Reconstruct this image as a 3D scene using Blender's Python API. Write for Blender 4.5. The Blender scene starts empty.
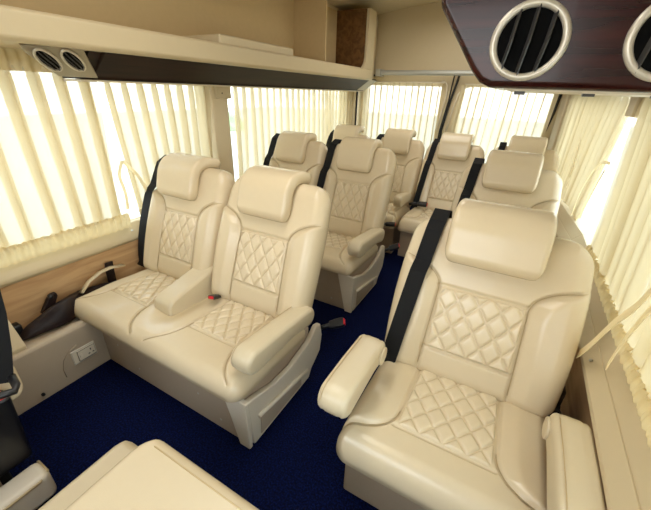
import bpy, bmesh, math, random
import numpy as np
from mathutils import Vector, Matrix
random.seed(7); rng = np.random.RandomState(7)
S = bpy.context.scene
COL = S.collection
PI = math.pi

# ------------------------------------------------------------------ materials
def srgb(r, g, b):
    f = lambda c: (c/255/12.92) if c/255 <= .04045 else ((c/255+.055)/1.055)**2.4
    return (f(r), f(g), f(b), 1)

def mat(name, col, rough=.5, bump=None, var=0.0, metal=0, spec=.5, coat=0, detail_scale=40, sheen=0):  # one glossy or matt surface with fine grain
    m = bpy.data.materials.new(name); m.use_nodes = True
    nt = m.node_tree; b = nt.nodes['Principled BSDF']
    b.inputs['Roughness'].default_value = rough
    b.inputs['Metallic'].default_value = metal
    b.inputs['Specular IOR Level'].default_value = spec
    b.inputs['Coat Weight'].default_value = coat
    b.inputs['Sheen Weight'].default_value = sheen
    tc = nt.nodes.new('ShaderNodeTexCoord')
    if var > 0:
        n = nt.nodes.new('ShaderNodeTexNoise'); n.inputs['Scale'].default_value = detail_scale
        n.inputs['Detail'].default_value = 4
        nt.links.new(tc.outputs['Object'], n.inputs['Vector'])
        mx = nt.nodes.new('ShaderNodeMix'); mx.data_type = 'RGBA'
        mx.inputs['A'].default_value = (col[0]*(1-var), col[1]*(1-var), col[2]*(1-var), 1)
        mx.inputs['B'].default_value = (min(1, col[0]*(1+var)), min(1, col[1]*(1+var)), min(1, col[2]*(1+var)), 1)
        nt.links.new(n.outputs['Fac'], mx.inputs['Factor'])
        nt.links.new(mx.outputs['Result'], b.inputs['Base Color'])
    else:
        b.inputs['Base Color'].default_value = col
    if bump:
        sc, st, dist = bump
        n2 = nt.nodes.new('ShaderNodeTexNoise'); n2.inputs['Scale'].default_value = sc
        n2.inputs['Detail'].default_value = 3
        nt.links.new(tc.outputs['Object'], n2.inputs['Vector'])
        bp = nt.nodes.new('ShaderNodeBump'); bp.inputs['Strength'].default_value = st
        bp.inputs['Distance'].default_value = dist
        nt.links.new(n2.outputs['Fac'], bp.inputs['Height'])
        nt.links.new(bp.outputs['Normal'], b.inputs['Normal'])
    return m

LEATHER = mat('cream_leather', srgb(210, 193, 161), .27, (420, .10, .002), .02, spec=.5, coat=.12)
QUILT = mat('quilted_cream_leather', srgb(215, 199, 168), .24, (420, .1, .002), .02, coat=.08)
ARM = mat('armrest_leather', srgb(206, 191, 160), .34, (420, .12, .002), .02)
BASE = mat('taupe_base', srgb(170, 152, 130), .55, (300, .1, .002), .03)
PANELW = mat('ivory_plastic', srgb(216, 205, 184), .35, None, .015)
STITCH = mat('stitching', srgb(196, 172, 130), .7)
PIPE = mat('seam_piping', srgb(176, 156, 118), .5)
PLINTH = mat('beige_plastic', srgb(176, 160, 138), .5, (200, .08, .002), .02)
TRIM = mat('cream_trim', srgb(200, 184, 150), .45, None, .02)
PILLAR = mat('cream_pillar', srgb(202, 186, 152), .5, None, .02)
CEIL = mat('headliner', srgb(214, 200, 166), .8, (250, .15, .002), .02)
BLACK = mat('black_plastic', srgb(22, 22, 24), .4)
BELT = mat('black_webbing', srgb(15, 15, 16), .75, (900, .3, .001), .05, spec=.25)
RED = mat('red_button', srgb(200, 30, 40), .35)
CHROME = mat('metal', srgb(190, 188, 180), .3, metal=1)
SATIN = mat('satin_bezel', srgb(158, 148, 128), .32, metal=.4)
RINGW = mat('pale_ring', srgb(196, 188, 172), .3, metal=.3)
LOUVER = mat('dark_louver', srgb(58, 56, 54), .35)
RECESS = mat('dark_recess', srgb(6, 6, 6), .8, spec=.1)
GREYMET = mat('grey_aluminium', srgb(186, 186, 178), .4, metal=.3)
BAG = mat('dark_brown_leather', srgb(32, 19, 17), .5, (40, .3, .006), .15, spec=.3)
RUBBER = mat('black_rubber', srgb(20, 20, 20), .6)
BINCLOTH = mat('bin_lining', srgb(196, 172, 128), .8, None, .05)

def wood(name, c1, c2, rough, coat, stretch, scale=6, axis='Y', spec=.3):
    m = bpy.data.materials.new(name); m.use_nodes = True
    nt = m.node_tree; b = nt.nodes['Principled BSDF']
    tc = nt.nodes.new('ShaderNodeTexCoord'); mp = nt.nodes.new('ShaderNodeMapping')
    sc = [scale*stretch]*3; sc['XYZ'.index(axis)] = scale
    mp.inputs['Scale'].default_value = sc
    nt.links.new(tc.outputs['Object'], mp.inputs['Vector'])
    n = nt.nodes.new('ShaderNodeTexNoise'); n.inputs['Scale'].default_value = 1.0
    n.inputs['Detail'].default_value = 6; n.inputs['Distortion'].default_value = .6
    nt.links.new(mp.outputs['Vector'], n.inputs['Vector'])
    cr = nt.nodes.new('ShaderNodeValToRGB')
    cr.color_ramp.elements[0].position = .38; cr.color_ramp.elements[0].color = c1
    cr.color_ramp.elements[1].position = .62; cr.color_ramp.elements[1].color = c2
    nt.links.new(n.outputs['Fac'], cr.inputs['Fac'])
    nt.links.new(cr.outputs['Color'], b.inputs['Base Color'])
    b.inputs['Roughness'].default_value = rough; b.inputs['Coat Weight'].default_value = coat
    b.inputs['Specular IOR Level'].default_value = spec
    return m
OAK = wood('oak_panel', srgb(178, 140, 98), srgb(204, 168, 124), .5, 0, 10, 3)
MAHOG = wood('dark_gloss_wood', srgb(34, 11, 8), srgb(54, 18, 13), .24, .05, 12, 4, 'X')
MAHOG2 = wood('dark_brown_wood', srgb(24, 11, 8), srgb(40, 21, 16), .38, 0, 12, 3, 'Y', .14)
BINWOOD = wood('bin_wood', srgb(96, 66, 34), srgb(122, 86, 48), .5, .1, 6, 5)

def carpet_mat():
    m = bpy.data.materials.new('navy_carpet'); m.use_nodes = True
    nt = m.node_tree; b = nt.nodes['Principled BSDF']
    tc = nt.nodes.new('ShaderNodeTexCoord')
    n = nt.nodes.new('ShaderNodeTexNoise'); n.inputs['Scale'].default_value = 170; n.inputs['Detail'].default_value = 2
    nt.links.new(tc.outputs['Object'], n.inputs['Vector'])
    cr = nt.nodes.new('ShaderNodeValToRGB')
    cr.color_ramp.elements[0].position = .42; cr.color_ramp.elements[0].color = srgb(1, 4, 30)
    cr.color_ramp.elements[1].position = .7; cr.color_ramp.elements[1].color = srgb(11, 26, 76)
    nt.links.new(n.outputs['Fac'], cr.inputs['Fac'])
    nt.links.new(cr.outputs['Color'], b.inputs['Base Color'])
    bp = nt.nodes.new('ShaderNodeBump'); bp.inputs['Strength'].default_value = .9; bp.inputs['Distance'].default_value = .006
    nt.links.new(n.outputs['Fac'], bp.inputs['Height']); nt.links.new(bp.outputs['Normal'], b.inputs['Normal'])
    b.inputs['Roughness'].default_value = .95; b.inputs['Specular IOR Level'].default_value = .1
    return m
CARPET = carpet_mat()

def curtain_mat(name, col, transp=.22, transl=.6):
    m = bpy.data.materials.new(name); m.use_nodes = True
    nt = m.node_tree; nt.nodes.clear()
    out = nt.nodes.new('ShaderNodeOutputMaterial')
    d = nt.nodes.new('ShaderNodeBsdfDiffuse'); d.inputs['Color'].default_value = col
    t = nt.nodes.new('ShaderNodeBsdfTranslucent'); t.inputs['Color'].default_value = col
    tr = nt.nodes.new('ShaderNodeBsdfTransparent'); tr.inputs['Color'].default_value = (1, .98, .92, 1)
    m1 = nt.nodes.new('ShaderNodeMixShader'); m1.inputs[0].default_value = transl
    m2 = nt.nodes.new('ShaderNodeMixShader'); m2.inputs[0].default_value = transp
    nt.links.new(d.outputs[0], m1.inputs[1]); nt.links.new(t.outputs[0], m1.inputs[2])
    nt.links.new(m1.outputs[0], m2.inputs[1]); nt.links.new(tr.outputs[0], m2.inputs[2])
    nt.links.new(m2.outputs[0], out.inputs[0])
    return m
CURTAIN = curtain_mat('sheer_cream_curtain', srgb(220, 206, 172), .25, .38)
FRILL = curtain_mat('gathered_cream_frill', srgb(218, 200, 156), .03, .25)
TIE = curtain_mat('cream_tie', srgb(244, 234, 206), .1, .5)

def glass_mat():
    m = bpy.data.materials.new('window_glass'); m.use_nodes = True
    nt = m.node_tree; nt.nodes.clear()
    out = nt.nodes.new('ShaderNodeOutputMaterial')
    g = nt.nodes.new('ShaderNodeBsdfGlossy'); g.inputs['Roughness'].default_value = .02
    tr = nt.nodes.new('ShaderNodeBsdfTransparent'); tr.inputs['Color'].default_value = (.93, .97, .97, 1)
    mx = nt.nodes.new('ShaderNodeMixShader'); mx.inputs[0].default_value = .06
    nt.links.new(tr.outputs[0], mx.inputs[1]); nt.links.new(g.outputs[0], mx.inputs[2])
    nt.links.new(mx.outputs[0], out.inputs[0])
    return m
GLASS = glass_mat()

# ------------------------------------------------------------------ mesh helpers
def new(name, verts, faces, m, parent=None, smooth=True, loc=None):
    me = bpy.data.meshes.new(name)
    me.from_pydata([tuple(v) for v in verts], [], [tuple(f) for f in faces])
    me.validate(); me.update()
    bm = bmesh.new(); bm.from_mesh(me); bmesh.ops.recalc_face_normals(bm, faces=bm.faces); bm.to_mesh(me); bm.free()
    me.materials.append(m)
    if smooth:
        me.shade_smooth()
    o = bpy.data.objects.new(name, me); COL.objects.link(o)
    if parent: o.parent = parent
    if loc: o.location = loc
    return o

class MB:
    """collects shapes into one mesh"""
    def __init__(s): s.v = []; s.f = []
    def add(s, v, f):
        n = len(s.v); s.v += [tuple(p) for p in v]; s.f += [tuple(i+n for i in q) for q in f]; return s
    def box(s, x0, x1, y0, y1, z0, z1, M=None):
        v = [Vector((x, y, z)) for z in (z0, z1) for y in (y0, y1) for x in (x0, x1)]
        if M: v = [M @ p for p in v]
        return s.add(v, [(0, 2, 3, 1), (4, 5, 7, 6), (0, 1, 5, 4), (2, 6, 7, 3), (0, 4, 6, 2), (1, 3, 7, 5)])
    def prism(s, pts, a0, a1, axis='x'):
        """polygon pts (two coords) extruded along the axis"""
        n = len(pts)
        def P(a, p): return {'x': (a, p[0], p[1]), 'y': (p[0], a, p[1]), 'z': (p[0], p[1], a)}[axis]
        v = [P(a0, p) for p in pts]+[P(a1, p) for p in pts]
        f = [tuple(range(n)), tuple(range(2*n-1, n-1, -1))]+[(i, (i+1) % n, n+(i+1) % n, n+i) for i in range(n)]
        return s.add(v, f)
    def tube(s, pts, r, seg=10, closed=False, flat=1.0):
        pts = [Vector(p) for p in pts]; n = len(pts); vs = []; up0 = None
        for i, p in enumerate(pts):
            if closed: d = (pts[(i+1) % n]-pts[i-1])
            else: d = pts[min(i+1, n-1)]-pts[max(i-1, 0)]
            d.normalize()
            if up0 is None:
                up0 = Vector((0, 0, 1)) if abs(d.z) < .9 else Vector((1, 0, 0))
            a = d.cross(up0)
            if a.length < 1e-4: a = d.cross(Vector((1, .1, 0)))
            a.normalize(); b = a.cross(d).normalized(); up0 = b
            rr = r[i] if hasattr(r, '__len__') else r
            vs += [p+a*rr*math.cos(2*PI*k/seg)+b*rr*flat*math.sin(2*PI*k/seg) for k in range(seg)]
        fs = []
        for i in range(n if closed else n-1):
            j = (i+1) % n
            fs += [(i*seg+k, i*seg+(k+1) % seg, j*seg+(k+1) % seg, j*seg+k) for k in range(seg)]
        if not closed:
            fs += [tuple(range(seg-1, -1, -1)), tuple(range((n-1)*seg, n*seg))]
        return s.add(vs, fs)
    def build(s, name, m, parent=None, bevel=0, seg=3, smooth=None, loc=None):
        o = new(name, s.v, s.f, m, parent, smooth=(bevel > 0 if smooth is None else smooth), loc=loc)
        if bevel:
            md = o.modifiers.new('b', 'BEVEL'); md.width = bevel; md.segments = seg; md.limit_method = 'ANGLE'; md.angle_limit = math.radians(25)
            md.harden_normals = False
            o.data.shade_smooth()
            w = o.modifiers.new('w', 'WEIGHTED_NORMAL'); w.keep_sharp = False
        return o

def empty(name, loc, label, cat, group=None, rz=0):
    o = bpy.data.objects.new(name, None); COL.objects.link(o)
    o.location = loc; o.rotation_euler = (0, 0, rz); o.empty_display_size = .1
    o['label'] = label; o['category'] = cat
    if group: o['group'] = group
    return o
def tag(o, label=None, cat=None, group=None, kind=None):
    if label: o['label'] = label
    if cat: o['category'] = cat
    if group: o['group'] = group
    if kind: o['kind'] = kind
    return o
def struct(o): o['kind'] = 'structure'; return o
def kids(o): return [c for c in bpy.data.objects if c.parent == o]
def copy_tree(o, parent=None):
    c = o.copy(); COL.objects.link(c); c.parent = parent
    for ch in kids(o): copy_tree(ch, c)
    return c

def sstep(a, b, x):
    t = np.clip((x-a)/(b-a), 0, 1); return t*t*(3-2*t)

def seg_dist(X, Yv, poly):
    D = np.full(X.shape, 9.0)
    for (ax, ay), (bx, by) in zip(poly[:-1], poly[1:]):
        dx, dy = bx-ax, by-ay; L = dx*dx+dy*dy
        t = np.clip(((X-ax)*dx+(Yv-ay)*dy)/L, 0, 1)
        D = np.minimum(D, np.hypot(X-ax-t*dx, Yv-ay-t*dy))
    return D
def side_of(X, Yv, poly):
    """x of a seam polyline (given as increasing Y) at Yv"""
    ys = np.array([p[1] for p in poly]); xs = np.array([p[0] for p in poly])
    return np.interp(Yv, ys, xs)

def bez(p0, p1, p2, n=10):
    return [((1-t)**2*p0[0]+2*t*(1-t)*p1[0]+t*t*p2[0], (1-t)**2*p0[1]+2*t*(1-t)*p1[1]+t*t*p2[1]) for t in [i/n for i in range(n+1)]]

def pad(name, m, parent, halfw, L, corner, F, B, re, place, seams=(), extra=None, nu=150, nv=150, rex=None):
    """closed cushion: grid over x (±halfw(s)) and s (0..L); front bulges by F, back by B; place(x,s,d) -> xyz"""
    u = np.sin(np.linspace(-1, 1, nu)*PI/2)*.35+np.linspace(-1, 1, nu)*.65
    v = (1-np.cos(np.linspace(0, 1, nv)*PI))/2*.35+np.linspace(0, 1, nv)*.65
    U, Vv = np.meshgrid(u, v); Sg = Vv*L
    r0, r1 = corner
    W = halfw(Sg)
    e0 = np.clip(Sg, 0, r0); e1 = np.clip(L-Sg, 0, r1)
    W = W-(r0-np.sqrt(np.maximum(r0**2-(r0-e0)**2, 0)))-(r1-np.sqrt(np.maximum(r1**2-(r1-e1)**2, 0)))
    X = U*W
    rex = rex or re
    q = np.clip(np.minimum(np.minimum((1-np.abs(U))*np.maximum(W, 1e-4)/rex, Sg/re), (L-Sg)/re), 0, 1); rnd = np.sqrt(1-(1-q)**2)
    f = F*rnd
    if extra is not None: f = f+extra(X, Sg)*rnd
    for poly in seams:
        for sgn in (1, -1) if poly[0] != 'one' else (1,):
            pl = poly[1] if poly[0] == 'one' else [(sgn*p[0], p[1]) for p in poly]
            D = seg_dist(X, Sg, pl)
            f = f-.008*np.exp(-(D/.0045)**2)*np.clip(q*1.5, 0, 1)
    bk = -B*rnd
    verts = []; idx = np.arange(nu*nv).reshape(nv, nu)
    for i in range(nv):
        for j in range(nu): verts.append(place(X[i, j], Sg[i, j], f[i, j]))
    n = nu*nv; bidx = idx.copy(); k = n
    for i in range(1, nv-1):
        for j in range(1, nu-1):
            bidx[i, j] = k; k += 1; verts.append(place(X[i, j], Sg[i, j], bk[i, j]))
    faces = []
    for i in range(nv-1):
        for j in range(nu-1):
            faces.append((idx[i, j], idx[i, j+1], idx[i+1, j+1], idx[i+1, j]))
            faces.append((bidx[i, j], bidx[i+1, j], bidx[i+1, j+1], bidx[i, j+1]))
    return new(name, verts, faces, m, parent)

def quilt(name, parent, hw, s0, s1, depth, place, dw, dh, amp=.008, flare=0.0, nx=120, ns=120):
    """diamond stitched panel"""
    xs = np.linspace(-1, 1, nx); ss = np.linspace(s0, s1, ns)
    U, Sg = np.meshgrid(xs, ss)
    X = U*(hw+flare*(Sg-s0)/(s1-s0))
    a = np.sin(PI*(X/dw+(Sg-s0)/dh)); b = np.sin(PI*(X/dw-(Sg-s0)/dh))
    h = amp*(1-np.exp(-np.abs(a)/.20))*(1-np.exp(-np.abs(b)/.20))
    e = np.minimum(np.minimum(1-np.abs(U), 1)*hw, np.minimum(Sg-s0, s1-Sg))
    w = np.sqrt(1-(1-np.clip(e/.008, 0, 1))**2)
    base = depth(X, Sg) if callable(depth) else depth
    d = base-.012*(1-w)+h*w
    verts = [place(X[i, j], Sg[i, j], d[i, j]) for i in range(ns) for j in range(nx)]
    n = len(verts)
    verts += [place(X[i, j], Sg[i, j], (base if np.isscalar(base) else base[i, j])-.014) for i in range(ns) for j in range(nx)]
    faces = []
    for i in range(ns-1):
        for j in range(nx-1):
            q = (i*nx+j, i*nx+j+1, (i+1)*nx+j+1, (i+1)*nx+j); faces.append(q); faces.append(tuple(n+k for k in reversed(q)))
    ring = [j for j in range(nx)]+[i*nx+nx-1 for i in range(1, ns)]+[(ns-1)*nx+j for j in range(nx-2, -1, -1)]+[i*nx for i in range(ns-2, 0, -1)]
    for a_, b_ in zip(ring, ring[1:]+ring[:1]): faces.append((b_, a_, a_+n, b_+n))
    return new(name, verts, faces, QUILT, parent)

# ------------------------------------------------------------------ seat parts
BP0 = (.345, .265); BP1 = (.552, .775)           # foot and head of the backrest in (y, z)
BL = math.hypot(BP1[0]-BP0[0], BP1[1]-BP0[1]); BD = ((BP1[0]-BP0[0])/BL, (BP1[1]-BP0[1])/BL); BN = (-BD[1], BD[0])
BF = .045
def bplace(cx, sx=1):
    def p(x, s, d):
        c = .012*math.sin(PI*min(max(s/BL, 0), 1))     # slight lumbar bow
        dd = d+c
        return (cx+x*sx, BP0[0]+BD[0]*s+BN[0]*dd, BP0[1]+BD[1]*s+BN[1]*dd)
    return p
seamB = [(.130, 0), (.127, .13), (.122, .31)]+bez((.122, .31), (.124, .385), (.27, .41), 14)[1:]
def bolsterB(X, s):
    sx = np.interp(s, [0, .13, .30, .34, .37, .40, .43], [.128, .124, .120, .128, .155, .21, .3])
    t = np.abs(X)-sx
    return .020*sstep(0, .05, t)-.003*sstep(.006, -.01, np.abs(t))
def piping(parent, seam, place, depth, mirror=True):
    for sg in ((1, -1) if mirror else (1,)):
        pts = []
        for (a0, b0), (a1, b1) in zip(seam[:-1], seam[1:]):
            for k in range(3):
                a = a0+(a1-a0)*k/3; b = b0+(b1-b0)*k/3; pts.append((a, b))
        pts = [place(sg*a, b, depth(a, b)-.0035) for a, b in pts if depth(a, b) > .02]
        MB().tube(pts, .0013, 6).build('piping', PIPE, parent, smooth=True)
def make_back(parent, cx, sx=1.0):
    hw = lambda s: .246+.012*np.sin(PI*np.clip(s/BL, 0, 1)**.8)-.006*sstep(.36, BL, s)
    b = pad('backrest', LEATHER, parent, hw, BL, (.05, .075), BF, .065, .05, bplace(cx, sx),
            seams=[seamB, ('one', [(-.126, .108), (.126, .108)]), ('one', [(-.123, .325), (.123, .325)])], extra=bolsterB)
    quilt('quilted_panel', b, .118, .112, .321, BF-.004, bplace(cx, sx), .059, .088, .0115)
    piping(b, seamB, bplace(cx, sx), lambda x, s: surfB(x, s)+.001)
    return b

def make_headrest(parent, cx, sx=1.0, dy=0.0):
    # thick bent sheet: pad hanging in front of the backrest, then folded back over its top
    W = .130; h0 = .028; nx = 34
    path = [(.434, .676), (.442, .70), (.450, .73), (.459, .757), (.470, .773), (.487, .788), (.513, .796), (.54, .797), (.568, .793), (.592, .786)]
    P = []
    for (a, b) in zip(path[:-1], path[1:]):
        for k in range(4): P.append((a[0]+(b[0]-a[0])*k/4, a[1]+(b[1]-a[1])*k/4))
    P.append(path[-1]); P = np.array(P)
    for _ in range(3): P[1:-1] = (P[:-2]+2*P[1:-1]+P[2:])/4
    cum = np.concatenate([[0], np.cumsum(np.hypot(*np.diff(P, axis=0).T))]); T = cum[-1]
    rings = []
    xs = W*np.sin(np.linspace(-PI/2, PI/2, nx))
    for x in xs:
        r = .030
        over = max(0, abs(x)-(W-r)); cut = r-math.sqrt(max(r*r-over*over, 0))
        rh = .016; ov2 = max(0, abs(x)-(W-rh)); h = h0*math.sqrt(max(1-(ov2/rh)**2, 0.0004))
        tt = np.linspace(cut*.95, T-cut*.6, 40)
        cy = np.interp(tt, cum, P[:, 0]); cz = np.interp(tt, cum, P[:, 1])
        ty = np.gradient(cy); tz = np.gradient(cz); L = np.hypot(ty, tz); ty /= L; tz /= L
        ny, nz = -tz, ty      # outward (front / top)
        thick = np.where(tt < .13, 1.0, 1.0-.12*np.clip((tt-.13)/.1, 0, 1))
        hh = h*thick
        ring = [(cy[i]+ny[i]*hh[i], cz[i]+nz[i]*hh[i]) for i in range(40)]
        for k in range(1, 6):
            a = PI*k/6; ring.append((cy[-1]+ny[-1]*hh[-1]*math.cos(a)+ty[-1]*hh[-1]*math.sin(a), cz[-1]+nz[-1]*hh[-1]*math.cos(a)+tz[-1]*hh[-1]*math.sin(a)))
        ring += [(cy[i]-ny[i]*hh[i]*.8, cz[i]-nz[i]*hh[i]*.8) for i in range(39, -1, -1)]
        for k in range(1, 6):
            a = PI-PI*k/6; ring.append((cy[0]+ny[0]*hh[0]*math.cos(a)-ty[0]*hh[0]*math.sin(a), cz[0]+nz[0]*hh[0]*math.cos(a)-tz[0]*hh[0]*math.sin(a)))
        tap = 1-.05*0
        rings.append([(cx+x*sx*tap, y+dy, z) for y, z in ring])
    n = len(rings[0]); v = [p for r_ in rings for p in r_]; f = []
    for i in range(nx-1):
        for k in range(n): f.append((i*n+k, i*n+(k+1) % n, (i+1)*n+(k+1) % n, (i+1)*n+k))
    f.append(tuple(range(n-1, -1, -1))); f.append(tuple(range((nx-1)*n, nx*n)))
    return new('headrest', v, f, LEATHER, parent)

CT = .295; CB = .212
seamC = [(.118, .40), (.121, .17)]+bez((.121, .17), (.125, .075), (.27, .060), 14)[1:]
def cplace(cx, x0=None):
    return lambda x, s, d: (cx+x, -.05+s, CB+d-.012*sstepf(.1, .42, s))
def sstepf(a, b, x):
    t = min(max((x-a)/(b-a), 0), 1); return t*t*(3-2*t)
def make_cushion(parent, cx, hw=.25, rex=.045, bump=.014, s0=.122):
    k = hw/.25
    def ext(X, s):
        sx = np.interp(s, [0, .062, .07, .085, .11, .15, .20, .4], [.4, .27, .21, .165, .135, .124, .12, .118])
        t = np.abs(X)-sx*k
        return bump*sstep(0, .05, t)
    c = pad('seat_cushion', LEATHER, parent, lambda s: hw+0*s, .415, (.05, .03), CT-CB, .004, .055, cplace(cx), rex=rex,
            seams=[[(a*k, b) for a, b in seamC], ('one', [(-.122*k, s0-.004), (.122*k, s0-.004)])], extra=ext)
    quilt('quilted_panel', c, .117*k, s0, .375, (CT-CB)-.004, cplace(cx), .058, .080, .011, flare=-.004)
    piping(c, [(a*k, b) for a, b in seamC[1:]], cplace(cx), lambda x, s: min(CT-CB+.002, .083*math.sqrt(max(0, 1-(1-min((hw-abs(x))/rex, s/.055, 1))**2)) if abs(x) < hw else 0))
    return c

def make_bench_cushion(parent, c1, c2, xl, xr):
    # one continuous pad under both places, quilted insert and seams for each, shallow dip between
    cx = (xl+xr)/2; hw = (xr-xl)/2; F = .062
    place = lambda x, s, d: (cx+x, -.045+s, .236+d-.012*sstepf(.1, .42, s))
    seams = []
    for c, wl, wr in ((c1, 1, 1), (c2, 1, 1)):
        for sg in (-1, 1):
            pl = [(c-cx+sg*.118, .40), (c-cx+sg*.118, .175)]+bez((c-cx+sg*.118, .175), (c-cx+sg*.122, .07), (c-cx+sg*.20, .02), 14)[1:]
            seams.append(('one', pl))
        seams.append(('one', [(c-cx-.118, .152), (c-cx+.118, .152)]))
    def ext(X, s):
        mid = (c1+c2)/2-cx
        dip = -.012*np.exp(-((X-mid)/.05)**2)*sstep(.05, .2, s)
        b = 0
        for c in (c1, c2): b = b+.006*np.exp(-((np.abs(X-(c-cx))-.165)/.04)**2)*sstep(.08, .2, s)
        return b+dip
    c = pad('seat_cushion', LEATHER, parent, lambda s: hw+0*s, .41, (.045, .02), F, .004, .05, place, seams=seams, extra=ext, nu=260, nv=130, rex=.05)
    for k in (c1, c2):
        kx = k-cx
        quilt('quilted_panel', c, .112, .156, .372, F-.004, lambda x, s, d, kx=kx: place(x+kx, s, d), .056, .080, .011)
    for nm, pl in seams:
        if len(pl) > 2: MB().tube([place(a, b, (F-.0035)*math.sqrt(max(0, 1-(1-min(b/.05, 1))**2))) for a, b in pl[1:]], .0012, 6).build('piping', PIPE, c, smooth=True)
    return c

def make_armrest(parent, x, w=.078, y0=-.045, y1=.40, ztop=.405, rear_drop=.03, name='armrest'):
    # side profile lofted across the width with rounded edges; rises towards the front
    prof = []
    h = .088
    zf = ztop; zr = ztop-rear_drop
    def top(t): return zf+(zr-zf)*t
    outline = []
    n = 10
    for k in range(n+1):            # rounded nose
        a = -PI/2+PI*k/n
        outline.append((y0+.045-.045*math.cos(a), zf-h/2+(h/2)*math.sin(a)))
    outline.append(((y0+y1)/2, top(.5)+.003))
    for k in range(n+1):
        a = PI/2-PI*k/n
        outline.append((y1-.04+.04*math.cos(a), zr-.04+.04*math.sin(a)))
    outline.append(((y0+y1)/2+.05, top(.5)-h+.012))
    cy = sum(p[0] for p in outline)/len(outline); cz = sum(p[1] for p in outline)/len(outline)
    rings = []; ns = 17
    for i in range(ns):
        u = -1+2*i/(ns-1); xx = math.sin(u*PI/2)*w/2
        ov = max(0, abs(xx)-(w/2-.018)); inset = .018-math.sqrt(max(.018**2-ov**2, 0))
        ring = []
        for j, (yy, zz) in enumerate(outline):
            p0 = outline[j-1]; p1 = outline[(j+1) % len(outline)]
            ty, tz = p1[0]-p0[0], p1[1]-p0[1]; L = math.hypot(ty, tz); nY, nZ = tz/L, -ty/L
            groove = .0022 if abs(abs(xx)-(w/2-.016)) < .002 else 0
            ring.append((x+xx, yy+nY*(inset+groove), zz+nZ*(inset+groove)))
        rings.append(ring)
    m = len(outline); v = [p for r in rings for p in r]; f = []
    for i in range(ns-1):
        for k in range(m): f.append((i*m+k, i*m+(k+1) % m, (i+1)*m+(k+1) % m, (i+1)*m+k))
    f.append(tuple(range(m-1, -1, -1))); f.append(tuple(range((ns-1)*m, ns*m)))
    a = new(name, v, f, ARM, parent)
    # stitch lines along both top edges
    st = MB()
    for sg in (-1,):
        pts = [(x+sg*(w/2-.013), yy, zz+.0006) for yy, zz in outline[6:n+3]]
        pts = [(px, yy-(0.001 if i < 5 else 0), zz) for i, (px, yy, zz) in enumerate(pts)]
        st.tube(pts, .0009, 5)
    st.build('stitch_seam', STITCH, a, smooth=True)
    return a

def ribbon(pts, width, th=.0022, side=None):
    """flat strap through pts; width direction = side vectors"""
    v = []; f = []; n = len(pts)
    P = [Vector(p) for p in pts]
    for i in range(n):
        d = (P[min(i+1, n-1)]-P[max(i-1, 0)]).normalized()
        s = (side if side is not None else Vector((1, 0, 0)))
        s = (s-d*s.dot(d)).normalized(); nn = s.cross(d).normalized()
        for a, b in ((-1, -1), (1, -1), (1, 1), (-1, 1)): v.append(P[i]+s*a*width/2+nn*b*th/2)
    for i in range(n-1):
        for k in range(4): f.append((i*4+k, i*4+(k+1) % 4, (i+1)*4+(k+1) % 4, (i+1)*4+k))
    f.append((3, 2, 1, 0)); f.append(tuple((n-1)*4+k for k in range(4)))
    return v, f

def surfB(x, s):
    """front surface depth of the backrest, for laying the strap on it"""
    w = .246+.012*math.sin(PI*min(max(s/BL, 0), 1)**.8)-.006*sstepf(.36, BL, s)
    e = min(w-abs(x), s, BL-s); q = min(max(e/.05, 0), 1); r = math.sqrt(1-(1-q)**2)*(1 if q > .02 else .0)
    return (BF+float(bolsterB(np.array(x), np.array(s))))*r
def make_belt(parent, cx, x0=-.175, x1=-.215, sx=1.0):
    bp = bplace(cx, sx)
    pts = []
    # comes up from behind, over the top, down the bolster
    pts += [(cx+x0*sx, .615, .60), (cx+x0*sx, .625, .70), (cx+x0*sx, .615, .75), (cx+x0*sx, .592, .788), (cx+x0*sx, .560, .798)]
    for k in range(15):
        s = BL-.018-k*(BL-.05)/14; x = x0+(x1-x0)*k/14
        p = bp(x, s, surfB(x, s)+.012); pts.append(p)
    lp = pts[-1]
    pts += [(cx+x1*sx-.012, lp[1]-.002, lp[2]-.02), (cx+x1*sx-.015, lp[1]+.03, lp[2]-.035)]
    v, f = ribbon(pts, .050)
    b = new('seat_belt', v, f, BELT, parent, smooth=False)
    return b

def make_buckle(parent, loc, rot, scale=1.0):
    M = Matrix.Translation(loc) @ Matrix.Rotation(rot[2], 4, 'Z') @ Matrix.Rotation(rot[1], 4, 'Y') @ Matrix.Rotation(rot[0], 4, 'X') @ Matrix.Scale(scale, 4)
    m = MB(); pts = [(-.014, -.03), (.014, -.03), (.019, 0), (.019, .032), (-.019, .032), (-.019, 0)]
    m.prism(pts, -.009, .009, 'z'); m.v = [tuple(M @ Vector(p)) for p in m.v]
    b = m.build('belt_buckle', BLACK, parent, bevel=.004, seg=2)
    r = MB().box(-.013, .013, .022, .036, -.0065, .0065, M).build('release_button', RED, b, bevel=.002, seg=2)
    s = MB(); s.tube([M @ Vector(p) for p in ((0, -.028, 0), (0, -.06, -.002), (0, -.085, -.01))], .009*scale, 8)
    s.build('buckle_stalk', BLACK, b, smooth=True)
    return b

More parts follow.
